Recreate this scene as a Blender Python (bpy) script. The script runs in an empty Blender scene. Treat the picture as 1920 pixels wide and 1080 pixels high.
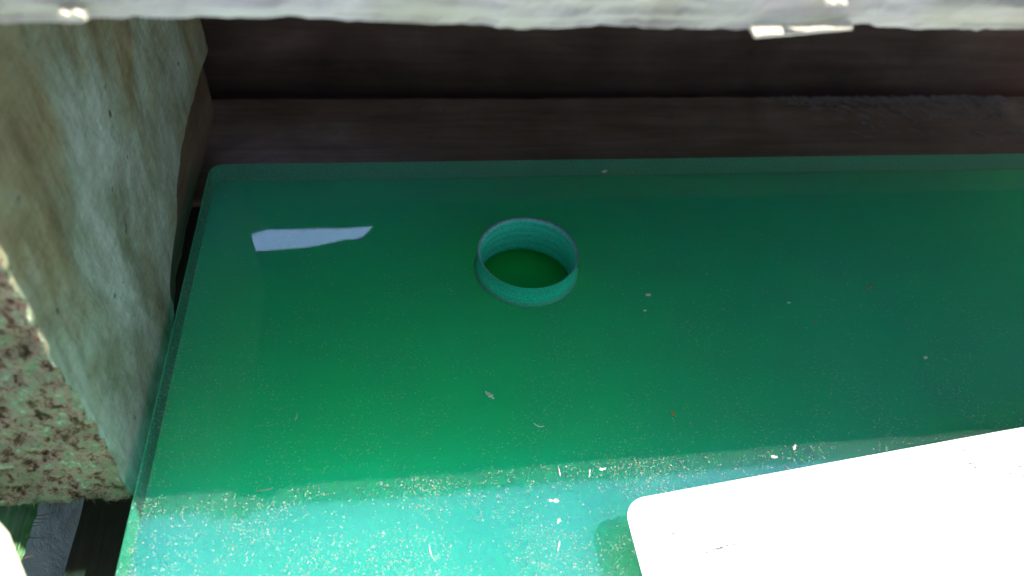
import bpy, bmesh, math, random
from mathutils import Vector, Matrix, noise
random.seed(7)
MM = 0.001
SC = bpy.context.scene
COL = SC.collection

# ------------------------------------------------------------------ camera
CAM = Vector((-28.479, -135.762, 135.592))            # millimetres, hole centre = origin, plate top = z 0
RT = Vector((0.99157714, -0.10935997, 0.06939145))
UP = Vector((0.03379266, 0.7356606, 0.67650686))
FW = Vector((0.12503133, 0.66846382, -0.7331598))
FPX = 1478.0
cd = bpy.data.cameras.new('camera'); cam = bpy.data.objects.new('camera', cd); COL.objects.link(cam)
m = Matrix((RT, UP, -FW)).transposed().to_4x4(); m.translation = CAM * MM
cam.matrix_world = m
cd.sensor_width = 36; cd.lens = FPX / 1920 * 36
cd.clip_start = 0.001; cd.clip_end = 100
cd.dof.use_dof = True; cd.dof.focus_distance = 0.172; cd.dof.aperture_fstop = 17
SC.camera = cam

# ------------------------------------------------------------------ light
TO_SUN = Vector((0.66, 0.10, 0.745)).normalized()
W = bpy.data.worlds.new('World'); SC.world = W; W.use_nodes = True
nt = W.node_tree
sky = nt.nodes.new('ShaderNodeTexSky'); sky.sky_type = 'NISHITA'; sky.sun_disc = False
sky.sun_elevation = math.asin(TO_SUN.z)
sky.sun_rotation = math.atan2(TO_SUN.x, TO_SUN.y)
sky.air_density = 1.2; sky.dust_density = 1.2; sky.ozone_density = 1.5
bg = nt.nodes['Background']; bg.inputs['Strength'].default_value = 0.05
# bright cloud added high over the far side, to brighten the mirrored gap
wtc = nt.nodes.new('ShaderNodeTexCoord')
dot = nt.nodes.new('ShaderNodeVectorMath'); dot.operation = 'DOT_PRODUCT'
dot.inputs[1].default_value = Vector((-0.10, 0.74, 0.66)).normalized()
nt.links.new(wtc.outputs['Generated'], dot.inputs[0])
cn = nt.nodes.new('ShaderNodeTexNoise'); cn.inputs['Scale'].default_value = 3.5; cn.inputs['Detail'].default_value = 5
nt.links.new(wtc.outputs['Generated'], cn.inputs['Vector'])
ad = nt.nodes.new('ShaderNodeMath'); ad.operation = 'MULTIPLY_ADD'; ad.inputs[1].default_value = 0.22
nt.links.new(cn.outputs[0], ad.inputs[0]); nt.links.new(dot.outputs['Value'], ad.inputs[2])
cr_ = nt.nodes.new('ShaderNodeValToRGB'); cr_.color_ramp.elements[0].position = .93; cr_.color_ramp.elements[1].position = 1.0
nt.links.new(ad.outputs[0], cr_.inputs[0])
cmx = nt.nodes.new('ShaderNodeMix'); cmx.data_type = 'RGBA'
nt.links.new(cr_.outputs[0], cmx.inputs[0]); nt.links.new(sky.outputs[0], cmx.inputs[6])
cmx.inputs[7].default_value = (19.0, 26.0, 50.0, 1)
nt.links.new(cmx.outputs[2], bg.inputs['Color'])
sl = bpy.data.lights.new('sun', 'SUN'); sl.energy = 5.0; sl.angle = math.radians(0.55); sl.color = (1.0, 0.95, 0.87)
sun = bpy.data.objects.new('sun', sl); COL.objects.link(sun)
sun.rotation_euler = (-TO_SUN).to_track_quat('-Z', 'Y').to_euler()
SC.view_settings.view_transform = 'Standard'; SC.view_settings.look = 'None'
SC.view_settings.gamma = 1.0; SC.view_settings.exposure = 1.32
cy = SC.cycles
cy.max_bounces = 10; cy.diffuse_bounces = 5; cy.glossy_bounces = 4; cy.transparent_max_bounces = 24
cy.transmission_bounces = 6
cy.use_denoising = True; cy.sample_clamp_indirect = 6.0

# ------------------------------------------------------------------ helpers
def ray(px, py):
    return ((px - 960) * RT - (py - 540) * UP + FPX * FW).normalized()
def hit(px, py, ax, v):
    d = ray(px, py); return CAM + d * ((v - CAM[ax]) / d[ax])
def tag(o, label=None, cat=None, group=None, kind=None):
    if label: o['label'] = label
    if cat: o['category'] = cat
    if group: o['group'] = group
    if kind: o['kind'] = kind
    return o
def empty(name, loc=(0, 0, 0)):
    o = bpy.data.objects.new(name, None); COL.objects.link(o); o.location = Vector(loc) * MM
    o.empty_display_size = 0.01
    return o
def mk(name, verts, faces, mats, parent=None, smooth=False, mi=None, recalc=True):
    me = bpy.data.meshes.new(name)
    off = Vector((0, 0, 0))
    if parent is not None: off = parent.location / MM
    me.from_pydata([(Vector(v) - off) * MM for v in verts], [], faces)
    if not isinstance(mats, (list, tuple)): mats = [mats]
    for mm in mats: me.materials.append(mm)
    if mi:
        for p, k in zip(me.polygons, mi): p.material_index = k
    if recalc:
        bm = bmesh.new(); bm.from_mesh(me)
        bmesh.ops.remove_doubles(bm, verts=bm.verts, dist=1e-7)
        bmesh.ops.recalc_face_normals(bm, faces=bm.faces)
        bm.to_mesh(me); bm.free()
    if smooth:
        for p in me.polygons: p.use_smooth = True
    me.update()
    o = bpy.data.objects.new(name, me); COL.objects.link(o)
    if parent is not None: o.parent = parent
    return o
def n3(x, y, z, s, seed=0.0):
    return noise.noise(Vector((x * s + seed * 17.3, y * s - seed * 5.1, z * s + seed * 3.7)))
def fbm(v, H=0.7, lac=2.0, octv=5):
    return noise.fractal(Vector(v), H, lac, octv)
def sm(a, b, x):
    t = max(0, min(1, (x - a) / (b - a))); return t * t * (3 - 2 * t)
def lerp(a, b, t): return a + (b - a) * t
def boxgrid(nx, ny, nz, fn):
    """closed box surface, unit coords -> fn(u,v,w) point; faces: 0 x-, 1 x+, 2 y-, 3 y+, 4 z-, 5 z+"""
    idx = {}; V = []; F = []; K = []
    def vid(i, j, k):
        key = (i, j, k)
        if key not in idx:
            idx[key] = len(V); V.append(fn(i / nx, j / ny, k / nz))
        return idx[key]
    for s, i in ((0, 0), (1, nx)):
        for j in range(ny):
            for k in range(nz):
                F.append((vid(i, j, k), vid(i, j + 1, k), vid(i, j + 1, k + 1), vid(i, j, k + 1))); K.append(s)
    for s, j in ((2, 0), (3, ny)):
        for i in range(nx):
            for k in range(nz):
                F.append((vid(i, j, k), vid(i + 1, j, k), vid(i + 1, j, k + 1), vid(i, j, k + 1))); K.append(s)
    for s, k in ((4, 0), (5, nz)):
        for i in range(nx):
            for j in range(ny):
                F.append((vid(i, j, k), vid(i + 1, j, k), vid(i + 1, j + 1, k), vid(i, j + 1, k))); K.append(s)
    return V, F, K

# ------------------------------------------------------------------ materials
class NT:
    def __init__(s, name):
        s.m = bpy.data.materials.new(name); s.m.use_nodes = True
        s.t = s.m.node_tree; s.t.nodes.clear(); s.out = s.t.nodes.new('ShaderNodeOutputMaterial')
        s.tc = s.t.nodes.new('ShaderNodeTexCoord')
    def n(s, ty, **kw):
        nd = s.t.nodes.new(ty)
        for k, v in kw.items():
            if k.startswith('_'): setattr(nd, k[1:], v)
            else: s.set(nd, k.replace('__', ' '), v)
        return nd
    def set(s, nd, k, v):
        inp = nd.inputs[int(k[1:])] if k[0] == 'i' and k[1:].isdigit() else nd.inputs[k]
        if isinstance(v, bpy.types.NodeSocket): s.t.links.new(v, inp)
        elif isinstance(v, bpy.types.Node): s.t.links.new(v.outputs[0], inp)
        else: inp.default_value = v
    def map(s, scale=(1, 1, 1), rot=(0, 0, 0), loc=(0, 0, 0)):
        return s.n('ShaderNodeMapping', Vector=s.tc.outputs['Object'], Scale=scale, Rotation=rot, Location=loc)
    def noise(s, vec, scale, detail=4, rough=.55, dist=0.0):
        return s.n('ShaderNodeTexNoise', Vector=vec, Scale=scale, Detail=detail, Roughness=rough, Distortion=dist)
    def ramp(s, fac, stops):
        r = s.n('ShaderNodeValToRGB', Fac=fac); cr = r.color_ramp
        while len(cr.elements) < len(stops): cr.elements.new(.5)
        for e, (p, c) in zip(cr.elements, stops):
            e.position = p; e.color = (c, c, c, 1) if not isinstance(c, tuple) else tuple(c) + (1,)
        return r
    def mix(s, fac, a, b, mode='MIX'):
        x = s.n('ShaderNodeMix', _data_type='RGBA', _blend_type=mode)
        s.set(x, 'i0', fac)
        for i, v in ((6, a), (7, b)):
            if isinstance(v, tuple): v = tuple(v) + (1,)
            s.set(x, 'i%d' % i, v)
        return x.outputs[2]
    def math(s, op, a, b=0.0):
        x = s.n('ShaderNodeMath', _operation=op); s.set(x, 'i0', a); s.set(x, 'i1', b); return x.outputs[0]
    def bump(s, h, strength=.5, dist=.0005, nrm=None):
        b = s.n('ShaderNodeBump', Height=h, Strength=strength, Distance=dist)
        if nrm is not None: s.set(b, 'Normal', nrm)
        return b
    def surf(s, sh): s.t.links.new(sh.outputs[0], s.out.inputs['Surface']); return s.m

def wood(name, cols, grain=(900, 60, 900), blotch=25, contrast=.5, bump=.6, rough=.85, spots=None, gdark=.55, algae=None, spec=.2):
    t = NT(name)
    g = t.noise(t.map(grain), 1.0, 6, .65, .4)
    g2 = t.noise(t.map(tuple(v * .23 for v in grain)), 1.0, 4, .6, .8)
    b = t.noise(t.map(), blotch, 5, .6, .6)
    base = t.ramp(b, [(.3, cols[0]), (.5, cols[1]), (.7, cols[2])])
    gr = t.ramp(g, [(.32, gdark), (.62, 1.0)])
    c = t.mix(contrast, base.outputs[0], gr.outputs[0], 'MULTIPLY')
    gr2 = t.ramp(g2, [(.35, gdark), (.6, 1.0)])
    c = t.mix(contrast, c, gr2.outputs[0], 'MULTIPLY')
    if algae:
        a = t.noise(t.map(loc=(.3, .1, .2)), algae[1], 5, .65, .5)
        c = t.mix(t.ramp(a, [(.48, 0.0), (.64, algae[2])]).outputs[0], c, algae[0])
    if spots:
        v = t.noise(t.map(loc=(.5, .7, .1)), spots[1], 3, .6)
        c = t.mix(t.ramp(v, [(.62, 0.0), (.72, 1.0)]).outputs[0], c, spots[0])
    h = t.math('ADD', g.outputs[0], t.math('MULTIPLY', g2.outputs[0], 1.5))
    p = t.n('ShaderNodeBsdfPrincipled', Roughness=rough, Normal=t.bump(h, bump, .0006))
    t.set(p, 'Base Color', c); p.inputs['Specular IOR Level'].default_value = spec
    return t.surf(p)

# weathered pallet woods
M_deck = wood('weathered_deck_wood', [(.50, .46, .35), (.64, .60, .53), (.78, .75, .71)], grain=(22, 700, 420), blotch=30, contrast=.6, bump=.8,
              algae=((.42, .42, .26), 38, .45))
M_deckdark = wood('shaded_deck_wood', [(.055, .04, .04), (.075, .055, .052), (.10, .08, .074)], grain=(25, 500, 500), contrast=.6)  # dark copy of the deck wood, shade under the deck put into its colour
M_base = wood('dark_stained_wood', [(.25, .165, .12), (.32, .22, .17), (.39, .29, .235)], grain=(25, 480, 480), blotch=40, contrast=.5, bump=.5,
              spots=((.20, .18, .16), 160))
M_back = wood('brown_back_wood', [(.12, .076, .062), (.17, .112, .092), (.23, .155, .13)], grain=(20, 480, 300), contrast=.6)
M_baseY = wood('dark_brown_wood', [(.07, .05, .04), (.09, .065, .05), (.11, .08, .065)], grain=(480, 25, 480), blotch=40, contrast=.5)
M_core = wood('brown_inner_wood', [(.13, .085, .055), (.17, .115, .08), (.21, .15, .11)], grain=(300, 60, 500), contrast=.6, bump=.8)
M_side = wood('mossy_side_wood', [(.12, .27, .11), (.18, .36, .17), (.27, .42, .24)], grain=(700, 30, 120), blotch=60, contrast=.7, bump=1)

# block: broad face mottled olive, grey and brown
t = NT('mottled_block_wood')
m1 = t.noise(t.map((1, .8, .55)), 26, 6, .62, 1.2)
m2 = t.noise(t.map((1, 1, .45), loc=(.2, .4, .1)), 55, 6, .65, 1.4)
m3 = t.noise(t.map((1, 1, .4), loc=(.7, .1, .6)), 420, 4, .7, .6)
sx = t.n('ShaderNodeSeparateXYZ', Vector=t.tc.outputs['Object'])
lift = t.math('ADD', t.math('MULTIPLY', sx.outputs[2], -2.2), t.math('MULTIPLY', sx.outputs[1], -.9))   # greyer and paler towards the low near end
m1s = t.math('ADD', m1.outputs[0], lift)
c = t.ramp(m1s, [(.24, (.20, .145, .09)), (.36, (.28, .26, .15)), (.47, (.31, .37, .28)), (.62, (.50, .60, .56))]).outputs[0]
c2 = t.ramp(m2, [(.33, (.55, .50, .45)), (.55, 1.0)]).outputs[0]
c = t.mix(.55, c, c2, 'MULTIPLY')
c = t.mix(.2, c, t.ramp(m3, [(.35, .5), (.6, 1.0)]).outputs[0], 'MULTIPLY')
m4 = t.noise(t.map((1, 1, .8), loc=(.1, .6, .3)), 120, 6, .7, .5)
c = t.mix(.5, c, t.ramp(m4, [(.36, (.60, .62, .50)), (.52, (1.0, 1.0, 1.0)), (.68, (1.25, 1.3, 1.35))]).outputs[0], 'MULTIPLY')
m5 = t.noise(t.map((1, .25, .9), rot=(.6, 0, 0), loc=(.1, .2, .3)), 900, 3, .7, .2)
c = t.mix(.35, c, t.ramp(m5, [(.40, .6), (.55, 1.0)]).outputs[0], 'MULTIPLY')
v = t.noise(t.map(loc=(.5, .2, .9)), 230, 2, .5)
c = t.mix(t.ramp(v, [(.70, 0.0), (.76, 1.0)]).outputs[0], c, (.03, .03, .03))
h = t.math('ADD', m3.outputs[0], t.math('MULTIPLY', m2.outputs[0], 2.0))
p = t.n('ShaderNodeBsdfPrincipled', Roughness=.7, Normal=t.bump(h, .45, .0006)); t.set(p, 'Base Color', c)
p.inputs['Specular IOR Level'].default_value = .3
M_block = t.surf(p)
# block: sawn end, crumbly with algae
t = NT('crumbly_end_grain')
e1 = t.noise(t.map(), 380, 6, .75, .3)
e2 = t.noise(t.map(loc=(.3, .3, .1)), 950, 4, .75, .1)
e3 = t.noise(t.map(loc=(.9, .3, .4)), 90, 4, .6)
c = t.ramp(e1, [(.38, (.03, .02, .015)), (.44, (.28, .17, .11)), (.50, (.62, .46, .34)), (.56, (.30, .46, .25)), (.60, (.48, .66, .40)), (.68, (.9, .86, .70))]).outputs[0]
c = t.mix(t.ramp(e3, [(.42, .05), (.66, .5)]).outputs[0], c, (.17, .22, .09))
c = t.mix(.65, c, t.ramp(e2, [(.34, .35), (.46, 1.0)]).outputs[0], 'MULTIPLY')
h = t.math('ADD', t.math('MULTIPLY', e1.outputs[0], 1.4), e2.outputs[0])
p = t.n('ShaderNodeBsdfPrincipled', Roughness=.9, Normal=t.bump(h, 1.0, .0009)); t.set(p, 'Base Color', c)
p.inputs['Specular IOR Level'].default_value = .1
M_end = t.surf(p)

# concrete
t = NT('pale_rough_concrete')
c1 = t.noise(t.map(), 55, 6, .6, .5)
c2 = t.n('ShaderNodeTexVoronoi', _feature='DISTANCE_TO_EDGE', Vector=t.map(), Scale=60)
c = t.ramp(c1, [(.35, (.60, .60, .64)), (.55, (.76, .76, .80)), (.7, (.86, .86, .89))]).outputs[0]
c = t.mix(.5, c, t.ramp(c2, [(0, .7), (.12, 1.0)]).outputs[0], 'MULTIPLY')
h = t.math('ADD', c1.outputs[0], t.math('MULTIPLY', c2.outputs[0], .6))
p = t.n('ShaderNodeBsdfPrincipled', Roughness=.9, Normal=t.bump(h, .8, .003)); t.set(p, 'Base Color', c)
M_conc = t.surf(p)

# clear green acrylic (bulk): tinted see-through with gloss and a thin film of dust
def acrylic(name, tint, dust, frost=0.0, frostcol=(.1, .6, .45), speck=True, rough=.0):
    t = NT(name)
    tr = t.n('ShaderNodeBsdfTransparent', Color=tuple(tint) + (1,))
    gl = t.n('ShaderNodeBsdfGlossy', Color=(1, 1, 1, 1), Roughness=rough)
    fr = t.n('ShaderNodeFresnel', IOR=1.56)
    geo = t.n('ShaderNodeNewGeometry')
    f = t.math('MULTIPLY', fr.outputs[0], t.math('SUBTRACT', 1.0, geo.outputs['Backfacing']))
    a = t.n('ShaderNodeMixShader', Fac=f, i1=tr, i2=gl)
    out = a
    if dust > 0:
        d = t.noise(t.map(), 40, 5, .6)
        fine = t.noise(t.map(loc=(.2, .3, .1)), 2600, 2, .6)
        smear = t.noise(t.map((14, 90, 14), rot=(0, 0, .5)), 1.0, 5, .6, .6)
        scr = t.noise(t.map((30, 1600, 30), rot=(0, 0, -.35)), 1.0, 2, .5, .15)
        amt = t.math('MULTIPLY', t.ramp(d, [(.35, dust * .6), (.65, dust * 1.3)]).outputs[0], t.ramp(fine, [(.35, .5), (.7, 1.8)]).outputs[0])
        amt = t.math('MULTIPLY', amt, t.ramp(smear, [(.35, .7), (.65, 1.25)]).outputs[0])
        amt = t.math('ADD', amt, t.ramp(scr, [(.70, 0.0), (.78, .05)]).outputs[0])
        amt = t.math('MULTIPLY', amt, t.math('SUBTRACT', 1.0, geo.outputs['Backfacing']))
        df = t.n('ShaderNodeBsdfDiffuse', Color=(.34, .48, .45, 1))
        out = t.n('ShaderNodeMixShader', Fac=amt, i1=out, i2=df)
    if frost > 0:
        fn = t.noise(t.map(), 2200, 4, .7)
        fa = t.ramp(fn, [(.35, frost * .8), (.65, min(1, frost * 1.4))]).outputs[0]
        d1 = t.n('ShaderNodeBsdfDiffuse', Color=tuple(frostcol) + (1,)); d2 = t.n('ShaderNodeBsdfTranslucent', Color=tuple(frostcol) + (1,))
        dm = t.n('ShaderNodeMixShader', Fac=.5, i1=d1, i2=d2)
        out = t.n('ShaderNodeMixShader', Fac=fa, i1=out, i2=dm)
    return t.surf(out)
M_clear = acrylic('clear_green_acrylic', (.60, .98, .93), .045)
M_cut = acrylic('sawn_acrylic_edge', (.62, .98, .90), 0, .42, (.22, .80, .56), rough=.2)
M_low = acrylic('acrylic_underside', (.8, .99, .95), 0)

t = NT('milky_green_layer')
b = t.noise(t.map(), 18, 3, .5)
c = t.ramp(b, [(.35, (.0, .44, .27)), (.65, (.0, .49, .30))]).outputs[0]
p = t.n('ShaderNodeBsdfPrincipled', Roughness=.9)
t.set(p, 'Base Color', c)
p.subsurface_method = 'BURLEY'
p.inputs['Subsurface Weight'].default_value = 1.0
p.inputs['Subsurface Radius'].default_value = (.03, 1.0, .22)
p.inputs['Subsurface Scale'].default_value = .23
p.inputs['Specular IOR Level'].default_value = 0
df = t.n('ShaderNodeBsdfDiffuse', Color=(.08, .035, .065, 1))
M_milk = t.surf(t.n('ShaderNodeAddShader', i0=p, i1=df))

t = NT('frosted_bore')
mp = t.map()
zz = t.n('ShaderNodeSeparateXYZ', Vector=mp)
st = t.noise(t.n('ShaderNodeCombineXYZ', X=0.0, Y=0.0, Z=zz.outputs[2]), 1500, 3, .7)
fn = t.noise(mp, 1800, 3, .7)
c = t.mix(t.ramp(st, [(.40, 0.0), (.62, 1.0)]).outputs[0], (.05, .82, .58), (.10, .98, .78))
d1 = t.n('ShaderNodeBsdfDiffuse'); t.set(d1, 'Color', c)
d2 = t.n('ShaderNodeBsdfTranslucent', Color=(.03, .95, .65, 1))
dm = t.n('ShaderNodeMixShader', Fac=.15, i1=d1, i2=d2)
M_bore = t.surf(t.n('ShaderNodeMixShader', Fac=t.ramp(fn, [(.3, .7), (.6, 1.0)]).outputs[0], i1=t.n('ShaderNodeBsdfTransparent', Color=(.3, .9, .7, 1)), i2=dm))
t = NT('frosted_rim')
fn = t.noise(t.map(), 2500, 3, .8)
c = t.ramp(fn, [(.35, (.08, .42, .40)), (.55, (.22, .62, .66)), (.7, (.85, .95, .98))]).outputs[0]
p = t.n('ShaderNodeBsdfPrincipled', Roughness=.35); t.set(p, 'Base Color', c); t.set(p, 'Normal', t.bump(fn, .6, .0002))
M_rim = t.surf(p)

t = NT('lower_green_acrylic')
p = t.n('ShaderNodeBsdfPrincipled', Roughness=.05)
p.inputs['Base Color'].default_value = (.02, .75, .13, 1); p.inputs['IOR'].default_value = 1.49
M_lower = t.surf(p)

def plain(name, col, rough=.8, bump=0, spec=.3):
    t = NT(name)
    nn = t.noise(t.map(), 1400, 3, .6)
    c = t.mix(t.ramp(nn, [(.35, 0.0), (.65, 1.0)]).outputs[0], tuple(x * .8 for x in col), col)
    p = t.n('ShaderNodeBsdfPrincipled', Roughness=rough); t.set(p, 'Base Color', c)
    p.inputs['Specular IOR Level'].default_value = spec
    if bump: t.set(p, 'Normal', t.bump(nn, bump, .0003))
    return t.surf(p)
M_paper = plain('white_paper', (.90, .90, .89), .6)
M_ink = plain('faded_blue_ink', (.07, .07, .20), .8)
M_ink2 = plain('faded_grey_ink', (.12, .12, .17), .8)
M_dustW = plain('pale_dust', (.48, .52, .48), .8)
M_dustG = plain('dim_grey_dust', (.24, .34, .32), .8)
M_dustY = plain('straw_dust', (.50, .44, .30), .8)
M_flW = plain('white_flake', (.80, .79, .75), .7, .5)
M_flO = plain('orange_flake', (.60, .30, .08), .7, .5)
M_flB = plain('brown_flake', (.38, .25, .16), .8, .5)
M_torn = plain('torn_grey_wood', (.46, .42, .43), .8, .5)
M_splint = plain('bare_pale_wood', (.72, .66, .52), .8, .5)

# ------------------------------------------------------------------ ground
V = []; F = []
N = 150
for i in range(N + 1):
    for j in range(N + 1):
        x = -260 + 420 * i / N; y = -200 + 420 * j / N
        e = min(i, j, N - i, N - j)
        z = -36 + (1.1 * fbm((x * .12, y * .12, 0)) if e > 0 else 0)
        V.append((x, y, z))
for i in range(N):
    for j in range(N):
        a = i * (N + 1) + j; F.append((a, a + N + 1, a + N + 2, a + 1))
k = len(V)
X0, X1, Y0, Y1 = -260, 160, -200, 220
for (a, b, c_, d_) in ((-3000, -3000, X0, 3000), (X1, -3000, 3000, 3000), (X0, -3000, X1, Y0), (X0, Y1, X1, 3000)):
    V += [(a, b, -36), (c_, b, -36), (c_, d_, -36), (a, d_, -36)]; F.append((k, k + 1, k + 2, k + 3)); k += 4
tag(mk('ground', V, F, M_conc, smooth=True, recalc=False), 'pale rough concrete ground glimpsed below the pallet at lower left', 'ground', kind='structure')

# ------------------------------------------------------------------ the green plate
PX0, PX1, PY0, PY1 = -80.3, 250.0, -230.0, 35.9
TC, TT = -6.15, -11.6          # underside of the clear layer, underside of the plate
RH = 12.5
def outline(inset, ncor=8, r=3.2, zoff=0):
    pts = []
    x0, x1, y0, y1 = PX0 + inset, PX1 - inset, PY0 + inset, PY1 - inset
    for cx, cyy, a0 in ((x1 - r, y1 - r, 0), (x0 + r, y1 - r, 90), (x0 + r, y0 + r, 180), (x1 - r, y0 + r, 270)):
        for q in range(ncor + 1):
            a = math.radians(a0 + 90 * q / ncor); pts.append((cx + r * math.cos(a), cyy + r * math.sin(a)))
    return pts
def slab(name, mats, parent, z1, z0, rh, cham, mi_side=1, mi_bot=0):
    """annular slab: outline at z1 (inset by cham) .. z0, hole radius rh"""
    prof = [(cham, z1), (0, z1 - cham), (0, z0)] if cham else [(0, z1), (0, z0)]
    NA = 144
    o0 = outline(0); n = len(o0)
    angs = sorted([math.atan2(q[1], q[0]) for q in o0])
    rings = [[(x, y, z) for x, y in outline(ins)] for ins, z in prof]
    # circle vertices matched to outline vertices, plus extra outline points on long edges
    def densify(r):
        out = []
        for i in range(len(r)):
            a = Vector(r[i]); b = Vector(r[(i + 1) % len(r)]); L = (b - a).length
            s = max(1, int(L / 6)) if L > 12 else 1
            for q in range(s): out.append(tuple(a.lerp(b, q / s)))
        return out
    rings = [densify(outring) for outring in rings]
    m_ = min(len(r) for r in rings); rings = [r[:m_] for r in rings]
    circ = []
    for (x, y, z) in rings[0]:
        a = math.atan2(y, x); circ.append((rh * math.cos(a), rh * math.sin(a)))
    # refine: also need a round circle - angular spacing fine enough because edges are dense near the hole
    V = []; F = []; MI = []
    ringz = []
    def add(r): s = len(V); V.extend(r); return s
    ct = add([(x, y, z1) for x, y in circ]); rs = [add(r) for r in rings]; cb = add([(x, y, z0) for x, y in circ])
    def band(a, b, mi):
        for i in range(m_):
            j = (i + 1) % m_; F.append((a + i, a + j, b + j, b + i)); MI.append(mi)
    band(ct, rs[0], 0)
    for q in range(len(rs) - 1): band(rs[q], rs[q + 1], mi_side)
    band(rs[-1], cb, mi_bot)
    band(cb, ct, mi_bot)
    return mk(name, V, F, mats, parent, mi=MI)
plate = tag(empty('green_plate', (0, 0, 0)), 'thick glossy green acrylic plate with a round drilled hole, beside the wooden block', 'plate')
slab('clear_layer', [M_clear, M_cut, M_low], plate, 0.0, TC, RH, 0.45, 1, 2)
slab('milky_layer', [M_milk, M_milk], plate, TC - .08, TT, RH, 0)
# bore of the drilled hole: frosted tube with chamfered rims
def lathe(name, prof, mats, parent, mi, n=160, wob=0):
    V = []; F = []; MI = []
    for i in range(n):
        a = 2 * math.pi * i / n
        for r, z in prof:
            V.append((r * math.cos(a), r * math.sin(a), z))
    P = len(prof)
    for i in range(n):
        j = (i + 1) % n
        for q in range(P):
            q2 = (q + 1) % P
            F.append((i * P + q, j * P + q, j * P + q2, i * P + q2)); MI.append(mi[q])
    return mk(name, V, F, mats, parent, mi=MI, smooth=False)
prof = [(12.46, -0.02), (11.75, -.75)]
zz_ = -.75
mi_ = [1]
for q in range(9):           # faint turning marks down the bore
    zz_ -= 1.05
    prof.append((11.72 + (.34 if q % 2 else 0) + random.uniform(-.03, .03), zz_ + .25)); mi_.append(0)
    prof.append((11.72, zz_)); mi_.append(0)
prof += [(12.1, TT + .05), (12.46, TT + .05), (12.46, TC + .05), (13.1, TC + .08), (12.46, TC + .9)]
mi_ += [0, 0, 0, 2, 2, 0]
M_lowrim = plain('grey_green_ground_rim', (.22, .62, .46), .7)
b_ = lathe('bore', prof, [M_bore, M_rim, M_lowrim], plate, mi_)
for p in b_.data.polygons: p.use_smooth = True

low = []
V, F, K = boxgrid(1, 1, 1, lambda u, v, w: (lerp(-74, 240, u), lerp(-220, 31, v), lerp(-22.0, -14.0, w)))
lo = tag(mk('lower_plate', V, F, M_lower), 'second dark green acrylic plate glimpsed through the drilled hole of the plate above', 'plate')
# rubber spacers carrying the upper plate
# ------------------------------------------------------------------ paper label
ca = hit(1167, 940, 2, 0); cb_ = hit(1900, 805, 2, 0); cc = hit(1198, 1080, 2, 0)
ux = (cb_ - ca).normalized(); uy = Vector((ux.y, -ux.x, 0))      # uy towards the camera
uy = (cc - hit(1170, 975, 2, 0)).normalized()
lab = tag(empty('paper_label', ca), 'sun-bleached white paper label with rounded corner and faded print on the green plate', 'label')
def lp(a, b, z): v = ca + ux * a + uy * b; return (v.x, v.y, z)
Lw, Lh, R_ = 190, 95, 4.2
pts = []
for cx, cyy, a0 in ((Lw - R_, R_, 270), (Lw - R_, Lh - R_, 0), (R_, Lh - R_, 90), (R_, R_, 180)):
    for q in range(13):
        a = math.radians(a0 + 90 * q / 12); pts.append((cx + R_ * math.cos(a), cyy + R_ * math.sin(a)))
n = len(pts)
V = [lp(a, b, .22) for a, b in pts] + [lp(a, b, .03) for a, b in pts]
F = [tuple(range(n)), tuple(range(2 * n - 1, n - 1, -1))] + [(i, (i + 1) % n, n + (i + 1) % n, n + i) for i in range(n)]
mk('label_sheet', V, F, M_paper, lab)
V = []; F = []; MI = []
def dash(px, py, w, h, mi):
    c_ = hit(px, py, 2, .24); s = (Vector(hit(px + 10, py, 2, .24)) - c_).length / 10
    w *= s; h *= s; k = len(V)
    jit = [random.uniform(-.3, .3) for _ in range(8)]
    for q in range(8):
        a = q / 8 * 2 * math.pi
        v = c_ + ux * (w * .5 * math.cos(a) * (1 + jit[q])) + uy * (h * .5 * math.sin(a) * (1 + jit[q - 1])) + ux * (-.25 * h * math.sin(a))
        V.append((v.x, v.y, .25))
    for q in range(8): V.append((V[k + q][0], V[k + q][1], .215))
    F.append(tuple(range(k, k + 8)))
    for q in range(8): F.append((k + q, k + (q + 1) % 8, k + 8 + (q + 1) % 8, k + 8 + q))
    MI.extend([mi] * 9)
def dashes(x0, y0, x1, y1, n, h, mi, spread=3):
    for i in range(n):
        tt = (i + random.uniform(-.3, .3)) / max(1, n - 1)
        dash(lerp(x0, x1, tt), lerp(y0, y1, tt) + random.uniform(-spread, spread) * .5, random.uniform(2.5, 8), h * random.uniform(.5, 1), mi)
# faint remains of printed lines, where the overexposed label still shows them
dashes(1206, 957, 1214, 964, 3, 2, 1); dashes(1256, 962, 1262, 973, 2, 2.5, 0)
dash(1227, 1005, 4, 3.5, 0); dashes(1256, 1002, 1276, 998, 5, 3.5, 0, 2)
dashes(1266, 1028, 1288, 1022, 4, 3, 1); dashes(1272, 1034, 1282, 1033, 2, 2, 1)
dashes(1324, 1034, 1376, 1021, 12, 5, 1, 4); dashes(1330, 1050, 1396, 1034, 12, 3, 1, 5); dashes(1350, 1062, 1380, 1053, 5, 2, 1, 5)
dashes(1293, 1066, 1302, 1066, 3, 2, 1)
dash(1678, 888, 3, 3, 0); dashes(1696, 867, 1704, 866, 2, 2, 1); dashes(1718, 900, 1724, 902, 2, 2.5, 1); dashes(1680, 907, 1684, 908, 1, 2, 1)
dashes(1806, 846, 1820, 843, 4, 3, 0, 2); dashes(1772, 853, 1790, 850, 3, 2, 1)
for r_ in range(6): dashes(1796 + random.uniform(0, 12), 888 + r_ * 5 - (12 if r_ < 3 else 0), 1875, 866 + r_ * 6 - (12 if r_ < 3 else 0), 9, 2.6, 1, 3)
for r_ in range(4): dashes(1896, 869 + r_ * 9, 1935, 862 + r_ * 9, 7, 3, 0, 2)
dashes(1845, 843, 1880, 836, 5, 2, 1, 4); dashes(1816, 906, 1830, 903, 2, 2.5, 1); dashes(1899, 911, 1905, 912, 2, 3, 1)
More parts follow.
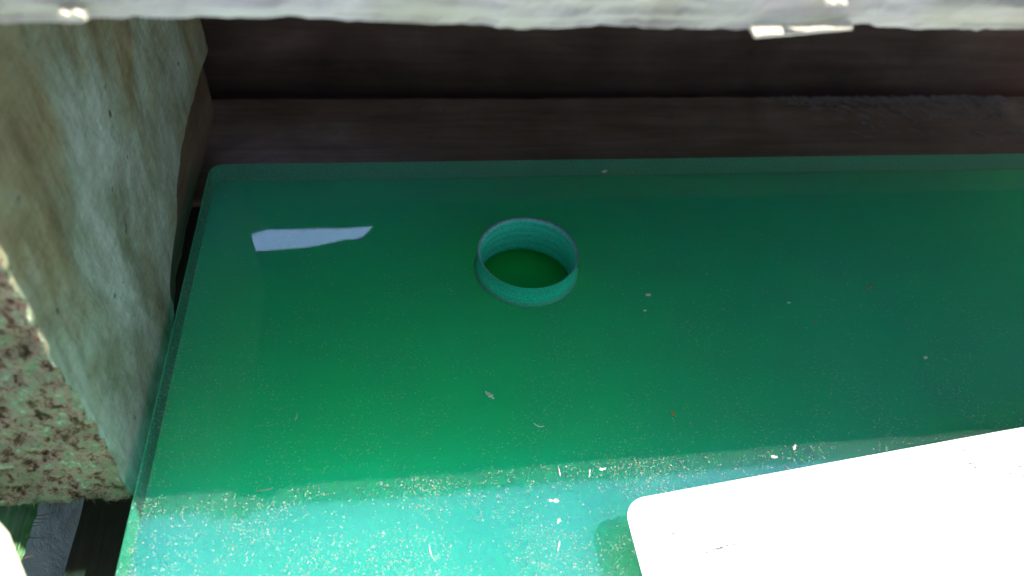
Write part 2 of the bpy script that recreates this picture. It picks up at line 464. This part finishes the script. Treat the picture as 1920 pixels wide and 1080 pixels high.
mk('printed_text', V, F, [M_ink, M_ink2], lab, mi=MI)

# ------------------------------------------------------------------ wooden block at the left
def low_edge(y):           # chipped lower edge of the broad face
    P = [(-60, -7), (-30, -6), (-18, -3), (0, 4), (17, 11), (25, 14.2), (40, 15), (80, 13.5)]
    for a, b in zip(P, P[1:]):
        if y <= b[0]: return lerp(a[1], b[1], sm(0, 1, (y - a[0]) / (b[0] - a[0])))
    return 13.5
def blk(u, v, w):
    z = -7 + 27 * w / .45 if w < .45 else lerp(20, 86, (w - .45) / .55)
    ynear = -56.5 + .065 * max(0, z)
    y = lerp(ynear, 73, v)
    d = z - low_edge(y)
    xs = -82.2 - 2.8 * (1 - sm(-2.5, 1.0, d)) * sm(-22, 8, y) - 2.6 * sm(66, 73, y) ** 2
    xs += .45 * fbm((y * .05, z * .03, 3)) + .13 * fbm((y * .3, z * .2, 8))
    if v < .02: xs -= .5 + .5 * n3(0, y, z, .35, 4)
    x = lerp(-190, xs, u)
    if v < .001:                                   # crumbly sawn end with a proud, ragged rim
        y += .9 * fbm((x * .22, z * .22, 1.0), .6) + .5 * n3(x, 0, z, .9, 2)
        if z > 12: y -= 3.0 * sm(.955, 1, u) * sm(12, 40, z) * (.6 + .8 * abs(n3(x, 0, z, .4, 6)))
    if w < .001: z -= (.7 * abs(n3(x, y, 0, .5, 6)) + .4 * abs(n3(x, y, 0, 1.7, 7))) * (1 - sm(-50, -40, y))
    return (x, y, z)
V, F, K = boxgrid(110, 130, 120, blk)
def bmi(f, k):
    if k == 2: return 1
    if k == 1:
        c_ = [sum(V[i][a] for i in f) / 4 for a in (0, 1, 2)]
        if c_[2] < low_edge(c_[1]) - 1.2 and c_[1] > -8: return 2
    return 0
block = mk('wooden_block', V, F, [M_block, M_end, M_core], mi=[bmi(f, k) for f, k in zip(F, K)], smooth=True)
tag(block, 'weathered green-grey block with a crumbly sawn end, along the left edge of the plate', 'wood block')

# fibres hanging at the sawn end's lower edge and on the side board
def fibres(spots, r0):
    V = []; F = []
    for P, D in spots:
        P = Vector(P); D = Vector(D); k = len(V); S = 4
        side = D.cross(Vector((.3, .5, .8))).normalized(); up = D.cross(side).normalized()
        for s in range(S):
            tt = s / (S - 1); c_ = P + D * tt + Vector((0, 0, -.25 * D.length * tt * tt)) + side * (.1 * D.length * math.sin(tt * 4))
            r = r0 * (1 - .8 * tt)
            for q in range(3):
                a = q * 2.094; V.append(tuple(c_ + side * r * math.cos(a) + up * r * math.sin(a)))
        for s in range(S - 1):
            for q in range(3):
                q2 = (q + 1) % 3; F.append((k + s * 3 + q, k + s * 3 + q2, k + s * 3 + 3 + q2, k + s * 3 + 3 + q))
    return V, F
sp = []
for i in range(190):
    x = random.uniform(-106, -83.3)
    sp.append(((x, -56.2 + random.uniform(-.4, .6), -6.6 + random.uniform(-.3, .6)), (random.uniform(-.6, .6), random.uniform(-1.0, .1), random.uniform(-1.1, .1))))
V, F = fibres(sp, .07)
mk('wood_fibres', V, F, M_end, block)
# ------------------------------------------------------------------ mossy side board at lower left
def sdb(u, v, w):
    x = lerp(-124, -103.0, u); y = lerp(-130, -40, v); z = lerp(-14, -11.2, w)
    if u > .99: x += .35 * n3(0, y, z, .6, 3) + .25 * n3(0, y, z, 2.5, 3)
    if w > .99: z += .3 * n3(x * 4, y * .3, 0, .5, 5)
    return (x, y, z)
V, F, K = boxgrid(60, 110, 8, sdb)
sb = tag(mk('mossy_board', V, F, M_side, smooth=False), 'green algae-covered board at lower left, below the sawn end of the block', 'board')
sp = []
for py in (966, 971, 978, 1006, 1042, 1048, 985):
    a = hit(66 - (py - 960) * .33, py, 2, -11.0)
    sp.append(((-101.8, a.y, -11.4), (random.uniform(1.4, 2.9), random.uniform(-.7, .9), .2)))
V, F = fibres(sp, .11)
mk('wood_fibres', V, F, M_baseY, sb)
# ------------------------------------------------------------------ dark bearers under the plates
def rough_box(name, x, y, z, nn, amp, mat, label, cat, fr=.12, group=None):
    def fn(u, v, w):
        p = Vector((lerp(*x, u), lerp(*y, v), lerp(*z, w)))
        ends = (u in (0, 1)) + (v in (0, 1)) + (w in (0, 1))
        k = 1 + (ends - 1) * .5
        p += Vector((n3(p.x, p.y, p.z, fr, 1), n3(p.x, p.y, p.z, fr, 2), n3(p.x, p.y, p.z, fr, 3))) * amp * k
        return tuple(p)
    V, F, K = boxgrid(*nn, fn)
    return tag(mk(name, V, F, mat, smooth=False), label, cat, group)
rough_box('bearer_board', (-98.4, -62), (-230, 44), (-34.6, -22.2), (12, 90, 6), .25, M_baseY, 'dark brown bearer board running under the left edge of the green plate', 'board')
# ledge board behind the plate, its far edge torn at the right
def ledge(u, v, w):
    x = lerp(-170, 300, u); y = lerp(44.5, 96.5, v); z = lerp(-34.6, -21.0, w)
    tear = sm(95, 130, x) * (1 - sm(190, 220, x))
    if v > .999:
        y += .5 * n3(x, 0, z, .12, 2) - .6 * tear * abs(n3(x, 0, z, .5, 9))
    if w > .999:
        e = sm(70, 96, y)
        z += .35 * fbm((x * .05, y * .4, 1)) * .6
        z += tear * e * (.7 * fbm((x * .12 - y * .1, y * .22 + x * .05, 4), .5) - .3)
        z += .5 * sm(.2, 1, (y - 85) / 12) * abs(n3(x, y, 0, .2, 7)) * sm(20, 90, x)
    return (x, y, z)
V, F, K = boxgrid(360, 60, 3, ledge)
tag(mk('ledge_board', V, F, M_base, smooth=True), 'dark brown board behind the far edge of the green plate, splintered at its right', 'board')
sp = []
for i in range(620):
    x = random.choice((112, 126, 140, 152, 163, 170, 178, 186)) + random.gauss(0, 6)
    if x < 88: continue
    back = abs(random.gauss(0, 6)) * random.choice((.2, 1, 2.0)) * (.4 + .6 * sm(100, 150, x)); y = 96.2 - back
    L = random.uniform(2, 8) * random.uniform(.4, 1); a = random.gauss(-.5, .3)
    sp.append(((x, y, -20.7 + random.uniform(-.3, .5)), (L * math.cos(a), L * math.sin(a), random.uniform(-.5, .7))))
V, F = fibres(sp, .20)
LEDGE = bpy.data.objects['ledge_board']
mk('torn_fibres', V, F, M_torn, LEDGE)
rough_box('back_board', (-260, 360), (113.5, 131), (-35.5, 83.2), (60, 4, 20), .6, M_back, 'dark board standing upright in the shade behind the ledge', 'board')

rough_box('wooden_block', (-182, -98), (80, 111), (-20.0, 83.2), (10, 8, 10), .5, M_deckdark, 'added unseen block closing off side light behind the weathered green-grey block', 'wood block')  # added out of view to keep skylight from entering at the left
# ------------------------------------------------------------------ deck boards overhead
DY = -48.0
EP = [(-300, 36), (0, 36.5), (110, 38.5), (158, 38.5), (160, 32), (300, 33), (420, 35), (480, 38), (560, 33), (640, 40), (780, 47), (920, 50), (930, 59), (1040, 60), (1160, 54), (1240, 60), (1290, 62),
      (1410, 61), (1600, 61), (1640, 57), (1660, 66), (1800, 70), (1920, 69), (2300, 72)]
def DYf(x): return -47.3 + .019 * (x - 11)
EPW = [hit(a, b, 1, DY) for a, b in EP]
def zlow(x):
    for a, b in zip(EPW, EPW[1:]):
        if x <= b.x: return lerp(a.z, b.z, max(0, (x - a.x) / (b.x - a.x)))
    return EPW[-1].z
# gap between the first and second deck board, as mirrored in the plate
def mirrored(px, py, z):
    d = ray(px, py); q = hit(px, py, 2, 0); d2 = Vector((d.x, d.y, -d.z)); return q + d2 * (z / d2.z)
ZB = 84.0
near_e = [mirrored(a, b, ZB) for a, b in ((453, 471), (480, 471), (580, 463), (620, 455), (650, 448), (665, 449), (680, 444), (697, 427))]
far_e = [mirrored(a, b, ZB + 15) for a, b in ((400, 441), (453, 441), (485, 438), (492, 431), (560, 430), (617, 428), (620, 430), (697, 425))]
def edge(P, x, end):
    if x <= P[0].x: return P[0].y
    for a, b in zip(P, P[1:]):
        if x <= b.x: return lerp(a.y, b.y, (x - a.x) / (b.x - a.x))
    return end(x)
XL = near_e[0].x; XR = near_e[-1].x
def deck1(u, v, w):
    x = -175 + 478 * u
    zl = zlow(x) + .25 * n3(x, 0, 0, .8, 2) + .15 * n3(x, 0, 0, 2.4, 3)
    yf = edge(near_e, x, lambda q: near_e[-1].y + 26 * sm(0, 8, q - XR))
    y = lerp(DYf(x), yf, v)
    zt = 99.0
    if v > .0: zl = lerp(zl, ZB, min(1, v * 10))
    z = lerp(zl, zt, w)
    if v < .001:
        y += .5 * fbm((x * .04, 0, z * .5), .6) + .25 * n3(x * .2, 0, z, 1.5, 5)
        if w < .08: y += .5
    return (x, y, z)
V, F, K = boxgrid(420, 30, 14, deck1)
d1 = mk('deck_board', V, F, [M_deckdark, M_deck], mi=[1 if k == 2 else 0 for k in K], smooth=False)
tag(d1, 'blurred pale grey deck board with a ragged lower edge across the top of the view', 'board')
# lifted splinters catching the sun
def sliver(p0, p1, th0, th1, y0, y1, name='splinter'):
    a = hit(*p0, 1, y0); b = hit(*p1, 1, y1)
    V = []; F = []; S = 12
    for s in range(S + 1):
        tt = s / S; c_ = a.lerp(b, tt); th = lerp(th0, th1, tt) * (1 + .25 * n3(c_.x, 0, 0, 1.4, 3)); dep = lerp(2.2, 1.2, tt)
        V += [(c_.x, c_.y, c_.z - th), (c_.x, c_.y, c_.z + .2 * math.sin(s)), (c_.x, c_.y + dep, c_.z + .3), (c_.x, c_.y + dep, c_.z - th)]
    for s in range(S):
        k = s * 4
        for q in range(4): F.append((k + q, k + (q + 1) % 4, k + 4 + (q + 1) % 4, k + 4 + q))
    F += [(0, 1, 2, 3), (S * 4 + 3, S * 4 + 2, S * 4 + 1, S * 4)]
    return mk(name, V, F, M_splint, d1)
sliver((1416, 68), (1600, 50), .32, .5, DY - 2.4, DY - .4)
sliver((1550, 6), (1590, 6), .4, .3, DY - 2.2, DY - 2.0)
sliver((108, 26), (156, 27), .5, .7, DY - 2.6, DY - 2.6)
sliver((1196, -8), (1218, -6), .5, .4, DY - 2.2, DY - 2.0)
def deck2(u, v, w):
    x = -175 + 478 * u
    yn = edge(far_e, x, lambda q: far_e[-1].y)
    return (x, lerp(yn, 235, v), lerp(ZB, ZB + 15, w))
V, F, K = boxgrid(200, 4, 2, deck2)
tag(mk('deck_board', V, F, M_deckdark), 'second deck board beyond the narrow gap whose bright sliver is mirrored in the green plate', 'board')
rough_box('cross_board', (-175, XL - .3), (near_e[0].y - 14, far_e[0].y + 110), (ZB - 3, ZB - .6), (16, 12, 4), .12, M_deckdark, 'dark cross board under the deck, closing the left end of the mirrored gap', 'board')

# board added unseen on the camera's side of the opening to block skylight
def sky_blocker(u, v, w):
    return (-80 + 370 * u, lerp(-290, -123, v), lerp(ZB, ZB + 13, w))
V, F, K = boxgrid(40, 10, 2, sky_blocker)
tag(mk('deck_board', V, F, M_deck), 'board added to block skylight on the near side of the opening, below the camera and outside the view', 'board')

# small sunlit board corner, very near and blurred, bottom left
A = hit(-8, 1000, 2, 32); B = hit(26, 1090, 2, 32)
dv = (B - A); nv = Vector((dv.y, -dv.x, 0)).normalized()
if nv.x > 0: nv = -nv
a0 = A - dv * .6; b0 = B + dv * 1.2
V = []
for z in (32, 24):
    for q in (a0, b0, b0 + nv * 60, a0 + nv * 60): V.append((q.x, q.y, z))
F = [(0, 1, 2, 3), (7, 6, 5, 4)] + [(i, (i + 1) % 4, 4 + (i + 1) % 4, 4 + i) for i in range(4)]
tag(mk('board_corner', V, F, M_splint), 'sunlit blurred edge of pale bare wood in the bottom left corner', 'board')

# ------------------------------------------------------------------ dust: uncountable specks and fibres on the plate
def on_label(x, y):
    v = Vector((x, y, 0)) - Vector((ca.x, ca.y, 0))
    det = ux.x * uy.y - ux.y * uy.x
    a = (v.x * uy.y - v.y * uy.x) / det; b = (ux.x * v.y - ux.y * v.x) / det
    return a > -.3 and b > -.3
V = []; F = []; MI = []
def grain(x, y, L, wd, ang, hgt, mi):
    k = len(V); dx, dy = math.cos(ang), math.sin(ang)
    V.extend([(x - dx * L, y - dy * L, .04), (x - dy * wd, y + dx * wd, .05), (x + dx * L, y + dy * L, .05), (x + dy * wd, y - dx * wd, .04), (x, y, hgt)])
    F.extend([(k, k + 1, k + 4), (k + 1, k + 2, k + 4), (k + 2, k + 3, k + 4), (k + 3, k, k + 4), (k + 3, k + 2, k + 1, k)]); MI.extend([mi] * 5)
cnt = 0
while cnt < 19000:
    px = random.uniform(200, 1960); py = random.uniform(290, 1120)
    q = hit(px, py, 2, 0)
    if not (PX0 + .3 < q.x < PX1 - 1 and q.y < PY1 - .4): continue
    if q.x * q.x + q.y * q.y < 12.8 ** 2 or on_label(q.x, q.y): continue
    dens = .22 + .78 * sm(25, -60, q.y) if True else 1
    dens = (.15 + .85 * sm(0, 1, (30 - q.y) / 95)) * (1 - .5 * sm(-50, -70, q.x) * sm(-50, -62, q.y))
    if q.x < PX0 + 3.5: dens = 1
    cl = .5 + 1.3 * n3(q.x, q.y, 0, .09, 4) + .8 * n3(q.x, q.y, 0, .4, 8)
    if random.random() > dens * max(.12, cl): continue
    near = sm(-40, -62, q.y)
    if random.random() < .18:
        L = random.uniform(.18, .5); w_ = random.uniform(.025, .045); h_ = .06
    else:
        L = random.choice((.04, .05, .06, .07, .09, .12)) * (1 + .5 * near); w_ = L * random.uniform(.5, 1); h_ = .04 + L * .8
    u_ = random.random(); mi = 2 if u_ < .55 else (1 if u_ < .68 else 0)
    grain(q.x, q.y, L, w_, random.uniform(0, 3.14), h_, mi)
    cnt += 1
for i in range(420):         # a denser sprinkle towards the back corner
    q = hit(random.uniform(430, 720), random.uniform(412, 482), 2, 0); L = random.choice((.04, .05, .06, .08, .12))
    grain(q.x, q.y, L, L * random.uniform(.4, .9), random.uniform(0, 3.14), .04 + L * .5, 2)
for i in range(900):         # grit caught along the bevel of the left edge
    y = random.uniform(-92, 25)
    if random.random() > .25 + .75 * sm(10, -50, y): continue
    x = PX0 + 2.6 + .35 * math.sin(y * .21) + random.gauss(0, .28); L = random.choice((.04, .06, .09, .14))
    grain(x, y, L, L * random.uniform(.4, .9), random.uniform(0, 3.14), .05 + L * .6, random.choice((0, 1, 2, 2)))
tag(mk('dust', V, F, [M_dustW, M_dustY, M_dustG], mi=MI, recalc=False), 'fine pale dust and fibre specks scattered over the green plate', 'dust', kind='stuff')

# ------------------------------------------------------------------ single crumbs and flakes big enough to point at
def flake(name, px, py, L, wd, deg, mat, label, cat='flake', curl=.0, thick=.25):
    c_ = hit(px, py, 2, 0); s = (hit(px + 10, py, 2, 0) - c_).length / 10
    L *= s * .9; wd *= s * .8; a = math.radians(deg)
    d = Vector((math.cos(a), math.sin(a), 0)); e = Vector((-d.y, d.x, 0))
    V = []; F = []; S = 9
    rnd = random.Random(px * 7 + py)
    for i in range(S + 1):
        tt = i / S - .5; wdt = wd * .5 * math.sqrt(max(.08, 1 - (2 * tt) ** 2)) * rnd.uniform(.4, 1.35)
        c2 = c_ + d * (L * tt) + e * (curl * L * (4 * tt * tt - 1) * .5) + e * rnd.uniform(-.12, .12) * wd
        z = .05 + rnd.uniform(0, .12)
        V += [tuple(c2 + e * wdt + Vector((0, 0, z))), tuple(c2 + Vector((0, 0, z + thick * rnd.uniform(.6, 1.2)))), tuple(c2 - e * wdt + Vector((0, 0, z)))]
    for i in range(S):
        k = i * 3
        F += [(k, k + 3, k + 4, k + 1), (k + 1, k + 4, k + 5, k + 2), (k + 2, k + 5, k + 3, k)]
    F += [(0, 1, 2), (S * 3 + 2, S * 3 + 1, S * 3)]
    V = [Vector(v) - c_ for v in V]
    o = mk(name, V, F, mat); o.location = c_ * MM
    return tag(o, label, cat, 'bits of debris on the green plate')
flake('debris_flake', 918, 741, 26, 11, -50, M_flW, 'largest ragged white flake, alone in the shaded green below the drilled hole')
flake('debris_flake', 1215, 553, 11, 9, 10, M_flW, 'small round white crumb in the shade right of the drilled hole')
flake('debris_flake', 1209, 583, 6, 5, 10, M_flW, 'tiny cream crumb just below the round white crumb, right of the hole')
flake('debris_flake', 1133, 322, 12, 9, 20, M_flW, 'pale crumb sitting at the far edge of the green plate')
flake('debris_flake', 1262, 775, 12, 7, -80, M_flO, 'small orange seed-like flake on the shaded green above the sunlit strip')
flake('debris_flake', 1629, 540, 12, 8, 10, M_flB, 'small brown crumb in the hazy right part of the plate')
flake('debris_flake', 1735, 671, 8, 7, 0, M_flW, 'tiny white crumb at the right, above the paper label')
flake('debris_flake', 1479, 568, 7, 5, 0, M_flW, 'tiny white crumb left of the brown crumb')
flake('debris_flake', 1529, 604, 7, 6, 50, M_flB, 'tiny brown crumb below and left of the larger brown crumb')
flake('wood_sliver', 1048, 884, 24, 4, 92, M_flW, 'upright T-shaped white sliver at the edge of the sunlit strip', 'sliver')
flake('wood_sliver', 1105, 888, 20, 5, 75, M_flW, 'pointed white sliver beside the T-shaped sliver', 'sliver')
flake('debris_flake', 1129, 880, 16, 6, 8, M_flW, 'cream flake lying flat right of the two upright slivers')
flake('debris_flake', 1037, 939, 24, 9, -10, M_flW, 'white teardrop flake in full sun left of the label')
flake('debris_flake', 1047, 977, 12, 9, 50, M_flW, 'oval white flake in full sun below the teardrop flake')
flake('wood_sliver', 1047, 1024, 26, 4, 72, M_flW, 'thin white sliver in full sun just left of the shadow of the label corner', 'sliver')
flake('wood_sliver', 813, 1040, 46, 4, -70, M_flW, 'long curled white shred near the bottom of the sunlit plate', 'sliver', .25)
flake('wood_sliver', 1489, 839, 16, 5, 55, M_flW, 'bright white sliver on the sunlit strip above the label, left of its twin', 'sliver')
flake('wood_sliver', 1522, 841, 14, 4, -75, M_flW, 'bright white sliver on the sunlit strip above the label, right of its twin', 'sliver')
flake('debris_flake', 1451, 857, 14, 9, 0, M_flW, 'pale rounded flake left of the twin slivers above the label')
flake('wood_sliver', 1475, 877, 16, 4, -60, M_flW, 'white sliver closest to the top edge of the label', 'sliver')
flake('wood_sliver', 1010, 797, 22, 3, -25, M_flW, 'faint grey curved fibre on the shaded green above the sunlit strip', 'sliver', .3)
flake('wood_sliver', 718, 1000, 16, 4, -45, M_flW, 'short white sliver in the sunlit turquoise left of the bottom centre', 'sliver')
flake('wood_sliver', 555, 782, 18, 3, 75, M_dustW, 'thin pale fibre standing out on the bright green glow at left', 'sliver', .2)
flake('wood_sliver', 497, 918, 34, 4, 8, M_dustY, 'straw-coloured crooked fibre at the left end of the sunlit strip', 'sliver', .1)
